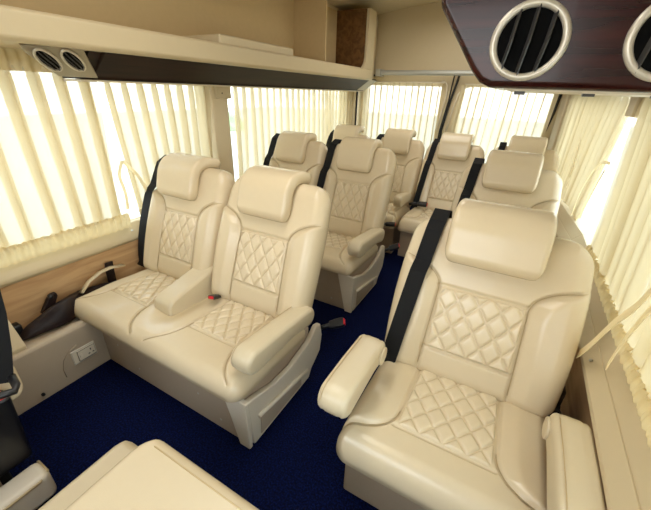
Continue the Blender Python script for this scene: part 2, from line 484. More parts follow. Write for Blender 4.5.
def make_side_panel(parent, x_in, side=1):
    """ivory moulded panel on the aisle side, wrapping round the front corner"""
    out = [(-.005, .215), (.002, .12), (.012, 0), (.365, 0), (.385, .035), (.455, .085), (.47, .16), (.455, .225), (.425, .235), (.36, .19), (.24, .165), (.14, .17), (.05, .20)]
    m = MB(); m.prism(out, x_in, x_in+side*.022, 'x')
    o = m.build('side_panel', PANELW, parent, bevel=.006, seg=3)
    # front return
    m = MB(); a, b = (x_in-side*.082, x_in+side*.021)
    fr = [(a, .222), (b, .214), (b, 0), (b-side*.045, 0), (b-side*.07, .10)]
    m.prism(fr, -.012, .006, 'y'); m.build('corner_guard', PANELW, o, bevel=.005, seg=3)
    # raised lip and recessed storage slot on the face
    s = MB(); xx = x_in+side*.0225
    s.prism([(.05, .10), (.30, .055), (.30, .02), (.045, .02)], xx-side*.002, xx+side*.004, 'x')
    s.build('recess_plate', PLINTH, o, bevel=.003, seg=2)
    t = MB(); t.tube([(xx+side*.002, .04, .115), (xx+side*.006, .12, .105), (xx+side*.006, .24, .085), (xx+side*.002, .35, .055)], .008, 8)
    t.build('raised_rib', PANELW, o, smooth=True)
    return o

def bolts(parent, pts):
    for p in pts:
        m = MB(); m.tube([(p[0], p[1]-.001, p[2]), (p[0], p[1]+.004, p[2])], .004, 10); m.build('screw', CHROME, parent, smooth=False)

# ------------------------------------------------------------------ double bench
def make_bench():
    t = empty('double_seat', (0, 0, 0), '', 'seat', 'double bench seats along the left wall')
    b = MB().box(-.555, .235, 0, .40, 0, .238)
    b = b.build('seat_base', BASE, t, bevel=.008)
    bolts(b, [(-.45, 0, .13), (-.33, 0, .06), (.02, 0, .12), (.12, 0, .05)])
    make_bench_cushion(t, .002, -.475, -.685, .25)
    make_back(t, .012, .95); make_back(t, -.462, .87)
    make_headrest(t, 0, .92); make_headrest(t, -.49, .9)
    make_armrest(t, .238, .080, -.005, .380, .403)
    # centre console armrest between the two cushions
    m = MB(); m.prism([(.11, .30), (.115, .335), (.14, .35), (.40, .405), (.43, .40), (.43, .22), (.13, .24)], -.325, -.225, 'x')
    m.build('centre_armrest', ARM, t, bevel=.014, seg=5)
    m = MB(); m.prism([(.10, .24), (.10, .285), (.12, .292), (.36, .29), (.36, .24)], -.315, -.235, 'x')
    m.build('centre_pad', LEATHER, t, bevel=.012, seg=4)
    make_side_panel(t, .237)
    make_belt(t, -.462, -.232, -.245, .92)
    return t

bench = make_bench()
bench.location = (-.815, .545, 0)
bench['label'] = 'cream leather double seat nearest on the left, beside the luggage tray'
make_buckle(bench, (-.145, .27, .322), (math.radians(25), 0, math.radians(195)), .85)
make_buckle(bench, (.30, .52, .20), (math.radians(25), math.radians(20), math.radians(-60)), 1.1)

bench2 = copy_tree(bench)
bench2.location = (-.845, 1.435, 0); bench2.scale = (.94, 1, 1.04)
bench2['label'] = 'cream leather double seat directly behind the nearest double seat on the left'
make_belt(bench2, 0, -.19, -.215, .98)

# ------------------------------------------------------------------ single seats
def make_single(label, arms=(True, True), belt=True):
    t = empty('single_seat', (0, 0, 0), label, 'seat', 'single cream leather seats')
    b = MB().box(-.225, .235, 0, .40, 0, CB+.004).build('seat_base', BASE, t, bevel=.008)
    make_cushion(t, 0, .25); make_back(t, 0); make_headrest(t, 0)
    if belt: make_belt(t, 0)
    if arms[0]: make_armrest(t, -.25, .08, -.065, .23, .455, .01)
    if arms[1]: make_armrest(t, .25, .08, -.065, .23, .42, .0)
    return t
G = 'single cream leather seats on the right side'
r1 = make_single('big cream leather single seat nearest on the right, two armrests and a black belt'); r1['group'] = G
r1.location = (.004, .58, 0); r1.scale = (1.04, 1, .982)
for ch in kids(r1):
    if ch.name.split('.')[0] in ('backrest', 'seat_belt'): ch.scale = (1, 1, .965)
def pivot(parent, x):
    m = MB(); m.tube([(x-.006, .275, .40), (x+.006, .275, .40)], .026, 24)
    m.build('armrest_hub', ARM, parent, bevel=.003)
for ch in [c for c in kids(r1) if c.name.startswith('armrest')]:
    x = -.25 if ch.data.vertices[0].co.x < 0 else .25
    m = MB(); s = 1 if x < 0 else -1
    m.tube([(x+s*.037, .19, .40 if x < 0 else .373), (x+s*.046, .19, .40 if x < 0 else .373)], .028, 24); m.build('hinge_cap', ARM, ch, bevel=.003)
r2 = copy_tree(r1); r2.location = (-.012, 1.50, 0); r2.scale = (.97, 1, 1.035)
r2['label'] = 'cream leather single seat directly behind the big front right seat, mostly hidden by it'

def make_rear():
    t = empty('single_seat', (0, 0, 0), '', 'seat', 'seats across the back row')
    for ch in kids(r1):
        if ch.name.split('.')[0] in ('seat_base', 'seat_cushion', 'backrest', 'headrest', 'seat_belt'): copy_tree(ch, t)
    return t
rear_x = [(.035, 'rightmost'), (-.43, 'second from right'), (-.872, 'third from right'), (-1.33, 'leftmost')]
rl = ['cream leather back row seat by the right wall, rightmost of its row',
      'cream leather back row seat in line with the aisle, black belt across it',
      'cream leather back row seat with a short armrest, left of the aisle',
      'cream leather back row seat in the left rear corner, only its headrest showing']
rear = make_rear()
for i, (x, _) in enumerate(rear_x):
    o = rear if i == 0 else copy_tree(rear)
    o.location = (x, 2.28, 0); o.scale = (.86, 1, 1.05 if i == 0 else 1.03)
    o['label'] = rl[i]
    if i == 1: make_buckle(o, (-.15, .27, .335), (0, math.radians(10), math.radians(-80)), 1.3)
    if i == 2:
        make_armrest(o, .205, .075, .06, .36, .42)
        make_buckle(o, (.215, -.06, .25), (0, 0, math.radians(-70)), 1.2)
        for ch in kids(o):
            if ch.name.startswith('seat_belt'): ch.location.x = -.02

# ------------------------------------------------------------------ front row, partly in frame
w0 = make_rear(); w0.location = (-1.275, -.335, 0); w0['group'] = 'seats of the front row'
w0['label'] = 'cream leather seat side at the left edge, behind the black belt buckle'
MB().box(.18, .272, .28, .528, .33, .62).build('side_bolster', LEATHER, w0, bevel=.035, seg=6)
for ch in list(kids(w0)):
    if ch.name.startswith('seat_belt'): bpy.data.objects.remove(ch)

# ------------------------------------------------------------------ folded seat in the foreground
f0 = empty('folded_seat', (-.44, .04, 0), 'cream leather folded seat at the bottom left foreground, only its rounded corner showing', 'seat')
MB().box(-.20, .20, -.20, .18, 0, .205).build('seat_base', BASE, f0, bevel=.01)
def place_f(z0): return lambda x, s, d: (x, -.20+s, z0+d)
pad('seat_cushion', ARM, f0, lambda s: .295+0*s, .437, (.03, .05), .085, .004, .045, place_f(.21), nu=60, nv=60)
o = pad('folded_backrest', LEATHER, f0, lambda s: .215+0*s, .435, (.03, .06), .045, .02, .03, lambda x, s, d: (.058+x, -.20+s, .345+d), nu=60, nv=60)
st = MB(); st.tube([(.06-.165, .205, .3903), (.06+.165, .205, .3903)], .0014, 5)
st.build('stitch_seam', STITCH, o, smooth=True)

# ------------------------------------------------------------------ room shell
XL, XR, YR = -1.57, .36, 3.5
YF = -.9
struct(MB().box(-1.64, .48, YF, YR+.07, -.03, 0).build('floor', CARPET, None))
# left side: window wall with openings (glass band z .52 - 1.15)
def wall_with_openings(name, x0, x1, openings, z0, z1, zb, zt):
    m = MB(); m.box(x0, x1, YF, 2.0, z0, zb); m.box(x0, x1, YF, 2.0, zt, z1); m.box(x0, x1, 2.0, YR+.1, z0, zb); m.box(x0, x1, 2.0, YR+.1, zt, z1)
    ys = YF
    for a, b in openings:
        m.box(x0, x1, ys, a, zb, zt); ys = b
    m.box(x0, x1, ys, YR+.1, zb, zt)
    return struct(m.build(name, PILLAR, None))
def taper(o):
    # the right side wall draws in towards the rear doors
    for v in o.data.vertices:
        if v.co.y > 2.0: v.co.x -= .15*(v.co.y-2.0)/1.5
    return o
OPL = [(-.6, .87), (.875, 1.455), (1.615, 3.22)]
wall_with_openings('wall_left', XL-.08, XL-.035, OPL, 0, 1.9, .50, 1.165)
OPR = [(-.6, 1.875), (1.90, 3.30)]
taper(wall_with_openings('wall_right', XR+.06, XR+.11, OPR, 0, 1.9, .50, 1.125))
n = 1
for xx, ops in ((XL-.058, OPL), (XR+.085, OPR)):
    for a, b in ops:
        g_ = struct(MB().box(xx-.003, xx+.003, a-.005, b+.005, .495, 1.17 if xx < 0 else 1.13).build('window_%d' % n, GLASS, None)); n += 1
        if xx > 0: taper(g_)
# thin window divider outside of gap is the wall strip itself
# rear wall with two door windows
XC = -.665
m = MB()
rw = [(-1.50, -.76), (-.565, .13)]
x0, x1 = XL-.08, XR+.11
m.box(x0, x1, YR+.02, YR+.07, -.0, .46); m.box(x0, x1, YR+.02, YR+.07, 1.17, 1.9)
for a, b in ((x0, -1.50), (-.76, -.565), (.13, x1)): m.box(a, b, YR+.02, YR+.07, .46, 1.17)
struct(m.build('wall_back', PILLAR, None))
for a, b in rw:
    struct(MB().box(a-.005, b+.005, YR+.04, YR+.046, .455, 1.175).build('window_%d' % n, GLASS, None)); n += 1
# rounded post covers at the rear corners and right rear panel
struct(MB().prism([(XL-.03, 3.33), (XL+.01, 3.36), (-1.555, YR+.02), (XL-.03, YR+.02)], .45, 1.2, 'z').build('trim_1', PILLAR, None, bevel=.01))
struct(MB().prism([(.29, 3.42), (.225, 3.44), (.19, YR+.015), (.29, YR+.015)], .45, 1.2, 'z').build('trim_2', PILLAR, None, bevel=.006))
# ceiling: gentle arch between the bins
m = MB(); pts = []
for k in range(21):
    t = k/20; x = XL-.08+(XR-XL+.19)*t; pts.append((x, 1.72+.10*math.sin(PI*t)))
pts += [(XR+.11, 1.95), (XL-.08, 1.95)]
m.prism(pts, YF, YR+.1, 'y'); struct(m.build('ceiling', CEIL, None))
m = MB(); m.box(x0, x1, YF-.05, YF, -.03, .85); m.box(x0, x1, YF-.05, YF, 1.5, 1.95); m.box(x0, x0+.4, YF-.05, YF, .85, 1.5); m.box(x1-.4, x1, YF-.05, YF, .85, 1.5)  # unseen front closure, added to cut the light entering behind the camera
struct(m.build('front_light_baffle', PILLAR, None))

# left sill ledge (slanted face) and oak panel, tray, plinth
m = MB(); m.prism([(-1.545, .425), (-1.548, .44), (-1.585, .495), (-1.60, .50), (-1.60, .41), (-1.555, .41)], YF, YR, 'y')
struct(m.build('trim_3', TRIM, None, bevel=.004))
m = MB(); m.prism([(-1.56, .19), (-1.56, .425), (-1.59, .425), (-1.59, .19)], YF, YR, 'y'); struct(m.build('wall_panel_left', OAK, None))
m = MB(); m.prism([(-1.37, 0), (-1.37, .222), (-1.378, .232), (-1.405, .232), (-1.415, .215), (-1.56, .21), (-1.56, 0)], YF, YR, 'y')
struct(m.build('trim_4', PLINTH, None, bevel=.004))
# moulded outline and bolt on plinth front are its parts
sp = empty('socket_outlet', (-1.37, .465, .105), 'cream three pin socket plate on the low beige wall box', 'power socket')
m = MB(); m.box(0, .004, -.075, .062, -.045, .045); m.build('mounting_plate', PANELW, sp, bevel=.002, seg=2)
fp = MB().box(.004, .010, -.045, .055, -.033, .035).build('face_plate', PANELW, sp, bevel=.002, seg=2)
MB().tube([(.0045, -.07, -.04), (.0045, .057, -.04), (.0045, .057, .04), (.0045, -.07, .04)], .0016, 4, closed=True).build('socket_surround', GREYMET, sp)
fr = MB().tube([(.0105, -.043, -.031), (.0105, .053, -.031), (.0105, .053, .033), (.0105, -.043, .033)], .0013, 4, closed=True).build('plate_outline', BLACK, fp)
for (a, b, w, h) in ((.028, .012, .0028, .006), (.016, -.012, .005, .0028), (.040, -.012, .005, .0028)):
    MB().box(.009, .0108, a-w, a+w, b-h, b+h).build('socket_hole', BLACK, fp)
MB().box(.009, .0125, -.036, -.022, -.012, .012).build('switch', PANELW, fp, bevel=.001, seg=1)
tb = MB().tube([(.001, -.13, -.085), (.003, -.132, -.03), (.003, -.115, .02), (.003, -.08, .055), (.003, -.03, .075)], .003, 6).build('moulded_ridge', PLINTH, sp, smooth=True)
sp.scale = (1, .66, .72)
m = MB(); m.tube([(-1.372, .292, .03), (-1.362, .292, .03)], .006, 12)
tag(m.build('bolt', BLACK, None), 'small dark bolt low on the beige wall box left of the socket', 'bolt')
# end board of the tray
m = MB(); m.prism([(-1.39, .18), (-1.39, .245), (-1.545, .46), (-1.60, .50), (-1.60, .18)], .266, .312, 'y')
tag(m.build('divider_board', TRIM, None, bevel=.003), 'slanted cream board closing the front end of the luggage tray', 'board')
# right sill: wide slanted ledge, wall below
m = MB(); m.prism([(.300, .415), (.302, .427), (.332, .459), (.335, .455), (.338, .462), (.372, .495), (.42, .50), (.42, .40), (.31, .40)], YF, 2.0, 'y')
struct(m.build('trim_5', TRIM, None, bevel=.002, seg=2))
m = MB(); m.prism([(.300, .415), (.302, .427), (.332, .459), (.335, .455), (.338, .462), (.372, .495), (.42, .50), (.42, .40), (.31, .40)], 2.0, YR, 'y')
taper(struct(m.build('trim_8', TRIM, None, bevel=.002, seg=2)))
m = MB(); m.tube([(.316, 1.005, .4395), (.312, 1.005, .4435)], .005, 12)
tag(m.build('screw', CHROME, None), 'small screw in the cream right hand sill beside the front seat', 'screw')
m = MB(); m.tube([(-1.5665, .885, .463), (-1.560, .885, .459)], .005, 12)
tag(m.build('screw', CHROME, None), 'small screw in the cream left sill under the curtain gap', 'screw')
m = MB(); m.prism([(.375, .0), (.375, .40), (.42, .40), (.42, 0)], YF, YR, 'y'); struct(m.build('wall_panel_right', OAK, None))
# dark belt reel between right seat and wall
t = empty('belt_reel', (.29, 1.12, 0), 'black belt reel housing on the floor behind the near right seat', 'belt reel')
MB().box(-.035, .025, -.06, .08, 0, .26).build('housing', BLACK, t, bevel=.012)
v, f = ribbon([(-.0, -.06, .20), (-.01, -.10, .22), (-.02, -.16, .26)], .045); new('webbing', v, f, BELT, t, smooth=False)

# ------------------------------------------------------------------ left overhead bin
t = empty('overhead_bin', (-1.3, 1.3, 1.2), 'long cream overhead luggage bin above the left windows', 'luggage bin')
ya, yb = YF-1.3, 2.98-1.3
m = MB(); m.prism([(.0, .0), (.012, .012), (.012, .075), (.0, .085), (-.02, .085), (-.03, .03), (-.30, .03), (-.30, 0)], ya, 1.82, 'y')
m.build('bin_lip', TRIM, t, bevel=.005)
# end panel with rounded opening corner
pts = [(yb, .07)]+[(yb-.05+.05*math.sin(a), .12-.05*math.cos(a)) for a in [PI/2*k/8 for k in range(9)]]
pts = [(-9, 0)]
m = MB(); op = [(yb-.16, .078)]+[(yb-.10+.10*math.sin(a), .178-.10*math.cos(a)) for a in [PI/2*k/10 for k in range(11)]]+[(yb, .50), (1.82, .50), (1.82, .078)]
m.prism(op, -.015, .01, 'x'); m.build('end_panel', TRIM, t, bevel=.004)
MB().prism([(.01, 1.815), (-.13, 2.21), (-.30, 2.21), (-.30, 1.815)], .002, .50, 'z').build('corner_panel', TRIM, t, bevel=.004)
MB().box(-.30, -.285, ya, 1.8, .03, .5).build('back_lining', BINCLOTH, t)
MB().box(-.285, .0, yb+.005, yb+.02, .03, .5).build('end_lining', BINWOOD, t)
MB().box(-.285, -.015, 2.42-1.3, yb, .031, .036).build('floor_mat', BINWOOD, t)
MB().box(-.285, -.02, 1.35-1.3, 1.95-1.3, .03, .125).build('divider_box', TRIM, t, bevel=.01)
MB().box(-.285, -.03, 2.35-1.3, 2.36-1.3, .03, .5).build('partition', BINCLOTH, t)

# ------------------------------------------------------------------ left air duct with two vents
def duct_prof(x_out, s=1):
    return None
t = empty('air_duct', (-1.45, 1.9, 1.118), 'dark brown glossy air duct above the left curtains, two oval vents at its front end', 'air duct')
# local coords: x toward aisle, y along, z up. face slants from (.03,0) up to (.14,.09)
F0, F1 = (.02, .008), (.135, .090)
ya, yb = .80-1.9, 3.30-1.9
m = MB(); prof = [(F0[0]-.01, -.004), F0, F1, (F1[0]-.02, .098), (-.10, .098), (-.12, -.0)]
m.prism(prof, ya, yb, 'y')
o = m.build('duct_body', MAHOG2, t, bevel=.008, seg=4)
m = MB(); m.prism([(F0[0]-.012, -.010), (F0[0]-.006, -.004), (-.12, -.002), (-.12, -.010)], .76-1.9, yb, 'y'); m.build('bottom_strip', PANELW, t)
# slanted bezel
def slab(pts_uv, y_is, thick):
    pass
ex = (F1[0]-F0[0], F1[1]-F0[1]); EL = math.hypot(*ex); ed = (ex[0]/EL, ex[1]/EL); en = (ed[1], -ed[0])   # outward normal (aisle/down)
def fpt(y, u, d): return (F0[0]+ed[0]*u+en[0]*d, y, F0[1]+ed[1]*u+en[1]*d)
def fprism(outline, d0, d1, name, m_, parent, bevel=0.0):
    n_ = len(outline); v = [fpt(y, u, d0) for y, u in outline]+[fpt(y, u, d1) for y, u in outline]
    f = [tuple(range(n_)), tuple(range(2*n_-1, n_-1, -1))]+[(i, (i+1) % n_, n_+(i+1) % n_, n_+i) for i in range(n_)]
    mb = MB(); mb.add(v, f); return mb.build(name, m_, parent, bevel=bevel)
yo = -1.9
fprism([(.690+yo, -.006), (.822+yo, -.006), (.722+yo, EL+.004), (.560+yo, EL-.02), (.575+yo, EL-.045)], -.02, .004, 'vent_bezel', SATIN, t, .004)
MB().prism([(F0[0]-.01, .0), (F1[0]-.02, .088), (-.10, .098), (-.12, 0)], .76+yo, .82+yo, 'y').build('duct_end', MAHOG2, t)
def left_vent(yc, uc, A=.060, Bm=.0215):
    ax = (.70, -.714); bx = (.714, .70)
    def E(p, q): return (yc+A*p*ax[0]+Bm*q*bx[0], uc+A*p*ax[1]+Bm*q*bx[1])
    circ = [E(math.cos(2*PI*i/44), math.sin(2*PI*i/44)) for i in range(44)]
    r_ = MB().tube([fpt(*c, .007) for c in circ], .0042, 8, closed=True).build('vent_ring', RINGW, t, smooth=True)
    new('vent_recess', [fpt(*c, .0055) for c in circ], [tuple(range(44))], RECESS, r_, smooth=False)
    for k in (-.5, 0, .5):
        h_ = math.sqrt(1-k*k)*.96
        MB().tube([fpt(*E(u*h_, k+.06*math.sin(3*u)), .009) for u in (-1, -.5, 0, .5, 1)], .0018, 6).build('vent_louver', LOUVER, r_, smooth=True)
left_vent(.640+yo, .074); left_vent(.712+yo, .081)
MB().prism([(F0[0]-.008, -.002), (F0[0]+.001, .006), (F1[0]+.001, .088), (F1[0]-.02, .1), (-.1, .1), (-.12, -.001)], yb-.16, yb+.02, 'y').build('end_cap', SATIN, t, bevel=.01)

# ------------------------------------------------------------------ right front vent unit
t = empty('vent_console', (.10, .6, 1.1), 'glossy dark wood overhead console with two round air vents hanging at the upper right', 'air vent console')
def ux(x): return x-.10
out = [(-.062, .012), (-.078, .019), (-.092, .034), (-.150, .115), (-.17, .20), (-.17, .42), (.34, .42), (.34, .008)]
m = MB(); m.prism([(ux(a), b) for a, b in out], 0, .24, 'y')
o = m.build('console_body', MAHOG, t, bevel=.010, seg=4)
MB().prism([(ux(-.04), .009), (ux(.33), .005), (ux(.33), .010), (ux(-.045), .0135)], .03, .23, 'y').build('underside_strip', PANELW, t, bevel=.002)
for lx in (.07, .16, .24): MB().box(ux(lx-.10), ux(lx-.085), .06, .075, .004, .009).build('strip_clip', LOUVER, t)
def rvent(xc, zc):
    r = .0425
    rr = MB().tube([(ux(xc)+r*math.cos(a), -.004, zc+r*1.0*math.sin(a)) for a in [2*PI*i/48 for i in range(48)]], .0050, 10, closed=True).build('vent_ring', RINGW, t, smooth=True)
    new('vent_recess', [(ux(xc)+r*math.cos(2*PI*i/40), -.0015, zc+r*math.sin(2*PI*i/40)) for i in range(40)], [tuple(range(40))], RECESS, rr, smooth=False)
    for k in (-.5, 0, .5):
        h = r*math.sqrt(1-k*k)
        v, f = ribbon([(ux(xc)+r*k-.006, -.004, zc-h), (ux(xc)+r*k+.0, -.008, zc), (ux(xc)+r*k+.003, -.004, zc+h)], .009, .0016, Vector((.5, -1, 0)))
        new('vent_louver', v, f, LOUVER, rr, smooth=False)
rvent(-.025, .068); rvent(.126, .068)
# right duct and bin behind it
t = empty('air_duct', (.24, 2.0, 1.13), 'dark brown air duct above the right curtains behind the vent console', 'air duct')
MB().prism([(.14, .022), (.08, .022), (-.03, .10), (-.0, .11), (.16, .11)], .86-2, 3.35-2, 'y').build('duct_body', MAHOG2, t, bevel=.008)
for v_ in t.children[0].data.vertices:
    if v_.co.y > 0: v_.co.x -= .15

# ------------------------------------------------------------------ rear wall fittings
t = empty('blind_roller', (-.9, 3.42, 1.275), 'grey metal roller tube across the back above the rear curtains', 'roller blind')
m = MB(); m.tube([(-.42, 0, 0), (1.0, 0, .0)], .021, 16); m.build('tube', GREYMET, t, bevel=.002)
MB().box(-.47, -.42, -.03, .08, -.03, .03).build('bracket', GREYMET, t, bevel=.004)
def cable(name, pts, r, m_, label, cat):
    return tag(MB().tube(pts, r, 8).build(name, m_, None, smooth=True), label, cat)
cable('door_seal', [(-1.40, 3.48, 1.255), (-1.47, 3.44, 1.25), (-1.53, 3.42, 1.215), (-1.553, 3.41, 1.15), (-1.553, 3.41, .9), (-1.553, 3.41, .5)], .009, RUBBER, 'black rubber seal curving down the left rear corner', 'door seal')
cable('door_seal', [(-.62, 3.49, 1.26), (-.63, 3.49, 1.20), (-.66, 3.49, 1.05), (-.695, 3.49, .8), (-.70, 3.49, .01)], .010, RUBBER, 'black rubber seal between the two rear door curtains', 'door seal')
cable('door_seal', [(-.66, 3.49, 1.26), (-.668, 3.49, 1.16), (-.675, 3.49, 1.05), (-.71, 3.49, .8), (-.74, 3.49, .01)], .006, RUBBER, 'thin dark seal left of the gap between the rear doors', 'door seal')
cable('door_seal', [(.175, 3.485, 1.14), (.165, 3.485, 1.0), (.13, 3.485, .8), (.06, 3.485, .01)], .012, RUBBER, 'black rubber seal right of the right hand rear curtain', 'door seal')
for nm, a, b, zt, lab in (('curtain_rod', -1.50, -.73, 1.20, 'thin white rod over the left rear curtain'), ('curtain_rod', -.555, .14, 1.19, 'thin white rod over the right rear curtain')):
    cable(nm, [(a, 3.46, zt), (b, 3.46, zt)], .006, PANELW, lab, 'curtain rod')
cable('window_frame_tube', [(-.76, 3.475, 1.215), (-.73, 3.475, 1.21), (-.705, 3.475, 1.18), (-.70, 3.475, 1.1), (-.735, 3.475, .8)], .006, PANELW, 'bent pale tube at the top corner of the left rear curtain', 'curtain tube')
cable('window_frame_tube', [(-.50, 3.475, 1.175), (-.56, 3.475, 1.16), (-.60, 3.475, 1.11), (-.62, 3.475, 1.0), (-.65, 3.475, .8)], .006, PANELW, 'bent pale tube at the top corner of the right rear curtain', 'curtain tube')

# ------------------------------------------------------------------ curtains
def curtain(label, axis, fixed, a0, a1, z0, z1, inward, pitch=.052, depth=.020, lean0=0.0, lean1=0.0, group='curtains', frill=True, seed=1, over=.15, header=False):
    """pleated sheer curtain. axis 'y' (side wall) or 'x' (back wall); inward = sign of the room direction"""
    r = np.random.RandomState(seed)
    L = a1-a0; n = max(3, int(round(L/pitch))); per = 16; N = n*per+1
    s = np.linspace(0, n, N)
    amp = np.interp(s, np.arange(n+1), r.uniform(.65, 1.25, n+1)); ov = np.interp(s, np.arange(n+1), r.uniform(.4, 1.5, n+1))
    warp = np.interp(s, np.arange(n+1), r.uniform(-.22, .22, n+1))
    nz = 22; V = []; 
    for iz in range(nz+1):
        t = iz/nz; z = z1+(z0-z1)*t
        g = .75+.25*sstepf(0, .10, t)
        drift = .25*np.sin(t*2.2+s*.7+seed)*t
        ph = 2*PI*(s+warp*t)
        aa = a0+L*(s/n)
        lo = lean0*t; le = lean1*t
        aa = aa+lo*(1-s/n)+le*(s/n)
        aa = aa+pitch*over*2.1*(.7+.3*ov)*g*np.sin(ph)+drift*pitch*.35
        dd = depth*g*amp*np.cos(ph)*(1-.15*t)
        for a, d in zip(aa, dd):
            V.append((fixed+inward*d, a, z) if axis == 'y' else (a, fixed+inward*d, z))
    f = [(i*N+j, i*N+j+1, (i+1)*N+j+1, (i+1)*N+j) for i in range(nz) for j in range(N-1)]
    c = tag(new('curtain', V, f, CURTAIN, None), label, 'curtain', group)
    if frill:
        # gathered hem: a narrow rippled band standing off the wall on the sill
        nf = int(L/.0035); V = []; rows = [(0, .0), (.010, .006), (.026, .012), (.042, .010), (.055, .004), (.068, .012)]
        ss = np.linspace(0, 1, nf)
        b0, b1 = a0+lean0, a1+lean1
        w = np.sin(ss*nf*.9+2*np.sin(ss*37))+.6*np.sin(ss*nf*.53+1.3)
        for h, o_ in rows:
            rr = w*(.0035+.0025*math.sin(h*70+1))
            for k in range(nf):
                off = depth*.6+.006+o_*.7+rr[k]; a = b0+(b1-b0)*ss[k]; z = z0+.012-h+.0015*math.sin(k*.7)
                V.append((fixed+inward*off, a, z) if axis == 'y' else (a, fixed+inward*off, z))
        f = [(i*nf+j, i*nf+j+1, (i+1)*nf+j+1, (i+1)*nf+j) for i in range(len(rows)-1) for j in range(nf-1)]
        new('hem_frill', V, f, FRILL, c)
    if header:
        nf = int(L/.004); V = []; ss = np.linspace(0, 1, nf); w = np.sin(ss*nf*.8)+.5*np.sin(ss*nf*.37)
        for h in (0, .012, .02, .05, .058, .075):
            for k in range(nf):
                off = depth*.8+.004*w[k]+(.006 if .015 < h < .055 else 0); a = a0+L*ss[k]
                V.append((fixed+inward*off, a, z1+.03-h) if axis == 'y' else (a, fixed+inward*off, z1+.03-h))
        f = [(i*nf+j, i*nf+j+1, (i+1)*nf+j+1, (i+1)*nf+j) for i in range(5) for j in range(nf-1)]
        new('gathered_heading', V, f, FRILL, c)
    return c
GL, GR, GB = 'left side curtains', 'right side curtains', 'rear door curtains'
CX = XL-.003
curtain('sheer cream curtain at the far left, nearest the camera, above the tray', 'y', CX, -.45, .885, .545, 1.178, 1, .082, .026, 0, -.01, GL, seed=3, over=.21, header=True)
curtain('sheer cream curtain between the narrow gap and the left pillar', 'y', CX, .90, 1.48, .545, 1.135, 1, .075, .024, .03, -.02, GL, seed=5, over=.2)
curtain('wide sheer cream curtain just behind the left pillar', 'y', CX, 1.665, 2.66, .53, 1.135, 1, .074, .022, 0, 0, GL, seed=8, over=.17)
curtain('sheer cream curtain in the left rear side window by the corner', 'y', CX, 2.67, 3.30, .53, 1.135, 1, .065, .020, 0, 0, GL, seed=11, over=.2)
CR = XR+.030
curtain('sheer cream curtain at the far right beside the nearest seat', 'y', CR, .30, 1.93, .515, 1.135, -1, .10, .024, 0, -.17, GR, seed=13, over=.2)
taper(curtain('sheer cream curtain on the right wall between the gap and the back', 'y', CR, 2.06, 3.38, .515, 1.135, -1, .095, .022, .16, 0, GR, seed=17, over=.19))
curtain('sheer cream curtain over the left rear door window', 'x', 3.455, -1.535, -.74, .42, 1.195, -1, .062, .016, 0, 0, GB, seed=21, over=.15)
curtain('sheer cream curtain over the right rear door window', 'x', 3.455, -.575, .165, .42, 1.185, -1, .062, .016, -.05, -.03, GB, seed=23, over=.15)

# ties: thin ribbons
def tie(label, pts_list, w=.012, th=.0015, side=None, group=None):
    root = None
    for pts in pts_list:
        P = []; 
        for i in range(len(pts)-1):
            for k in range(6):
                t = k/6; p0 = Vector(pts[max(i-1, 0)]); p1 = Vector(pts[i]); p2 = Vector(pts[i+1]); p3 = Vector(pts[min(i+2, len(pts)-1)])
                P.append(.5*((2*p1)+(p2-p0)*t+(2*p0-5*p1+4*p2-p3)*t*t+(3*p1-p0-3*p2+p3)*t**3))
        P.append(Vector(pts[-1]))
        v, f = ribbon(P, w, th, side)
        if root is None:
            root = tag(new('curtain_tie', v, f, TIE, None, smooth=False), label, 'curtain tie', group)
        else:
            new('tie_loop', v, f, TIE, root, smooth=False)
    return root
xx = XL+.055
tie('hanging cream tie strap over the narrow gap in the left curtains', [
    [(xx, .885, .80), (xx, .86, .74), (xx, .868, .66), (xx, .862, .585)], [(xx, .888, .80), (xx, .94, .73), (xx, .968, .66), (xx, .975, .60)]], .014, .002, Vector((0, 1, 0)))
xr = XR-.06
tie('cream tie strap hanging loose over the nearest right curtain and sill', [
    [(.31, .77, .80), (.30, .824, .773), (.29, .84, .71), (.285, .893, .629), (.28, .95, .52), (.28, .998, .455)], [(.31, .75, .77), (.30, .793, .745), (.295, .822, .65), (.295, .835, .60), (.295, .844, .545)]], .030, .002, Vector((.25, .8, .6)))
tie('cream looped tie across the gap between the right curtains', [
    [(.33, 1.78, .87), (.32, 1.86, .86), (.31, 1.95, .80), (.30, 1.99, .70), (.30, 2.0, .58)], [(.325, 1.80, .84), (.32, 1.85, .72), (.32, 1.90, .60)]], .012, .002, Vector((0, .6, 1)))
tie('cream looped ties on the right curtain nearer the back', [
    [(.30, 2.62, .88), (.29, 2.45, .85), (.28, 2.35, .76), (.28, 2.32, .65)], [(.30, 2.60, .84), (.29, 2.42, .78), (.28, 2.36, .70)]], .012, .002, Vector((0, .6, 1)))

# left pillar cover with small cap and screw
m = MB(); m.prism([(XL-.02, 1.475), (XL+.02, 1.482), (XL+.024, 1.50), (XL+.024, 1.60), (XL-.02, 1.612)], .50, 1.16, 'z')
struct(m.build('trim_6', PILLAR, None, bevel=.006))
m = MB(); m.box(XL-.015, XL+.032, 1.505, 1.625, 1.045, 1.16)
t_ = tag(m.build('belt_anchor_cover', PILLAR, None, bevel=.006), 'cream cover block at the top of the left pillar with a small screw', 'pillar cover')
MB().tube([(XL+.030, 1.55, 1.075), (XL+.034, 1.55, 1.075)], .004, 10).build('screw', BLACK, t_)
m = MB(); m.box(XR+.0, XR+.05, 1.90, 2.03, 1.04, 1.16)
tag(m.build('belt_anchor_cover', PILLAR, None, bevel=.006), 'cream cover block at the top of the right pillar', 'pillar cover')

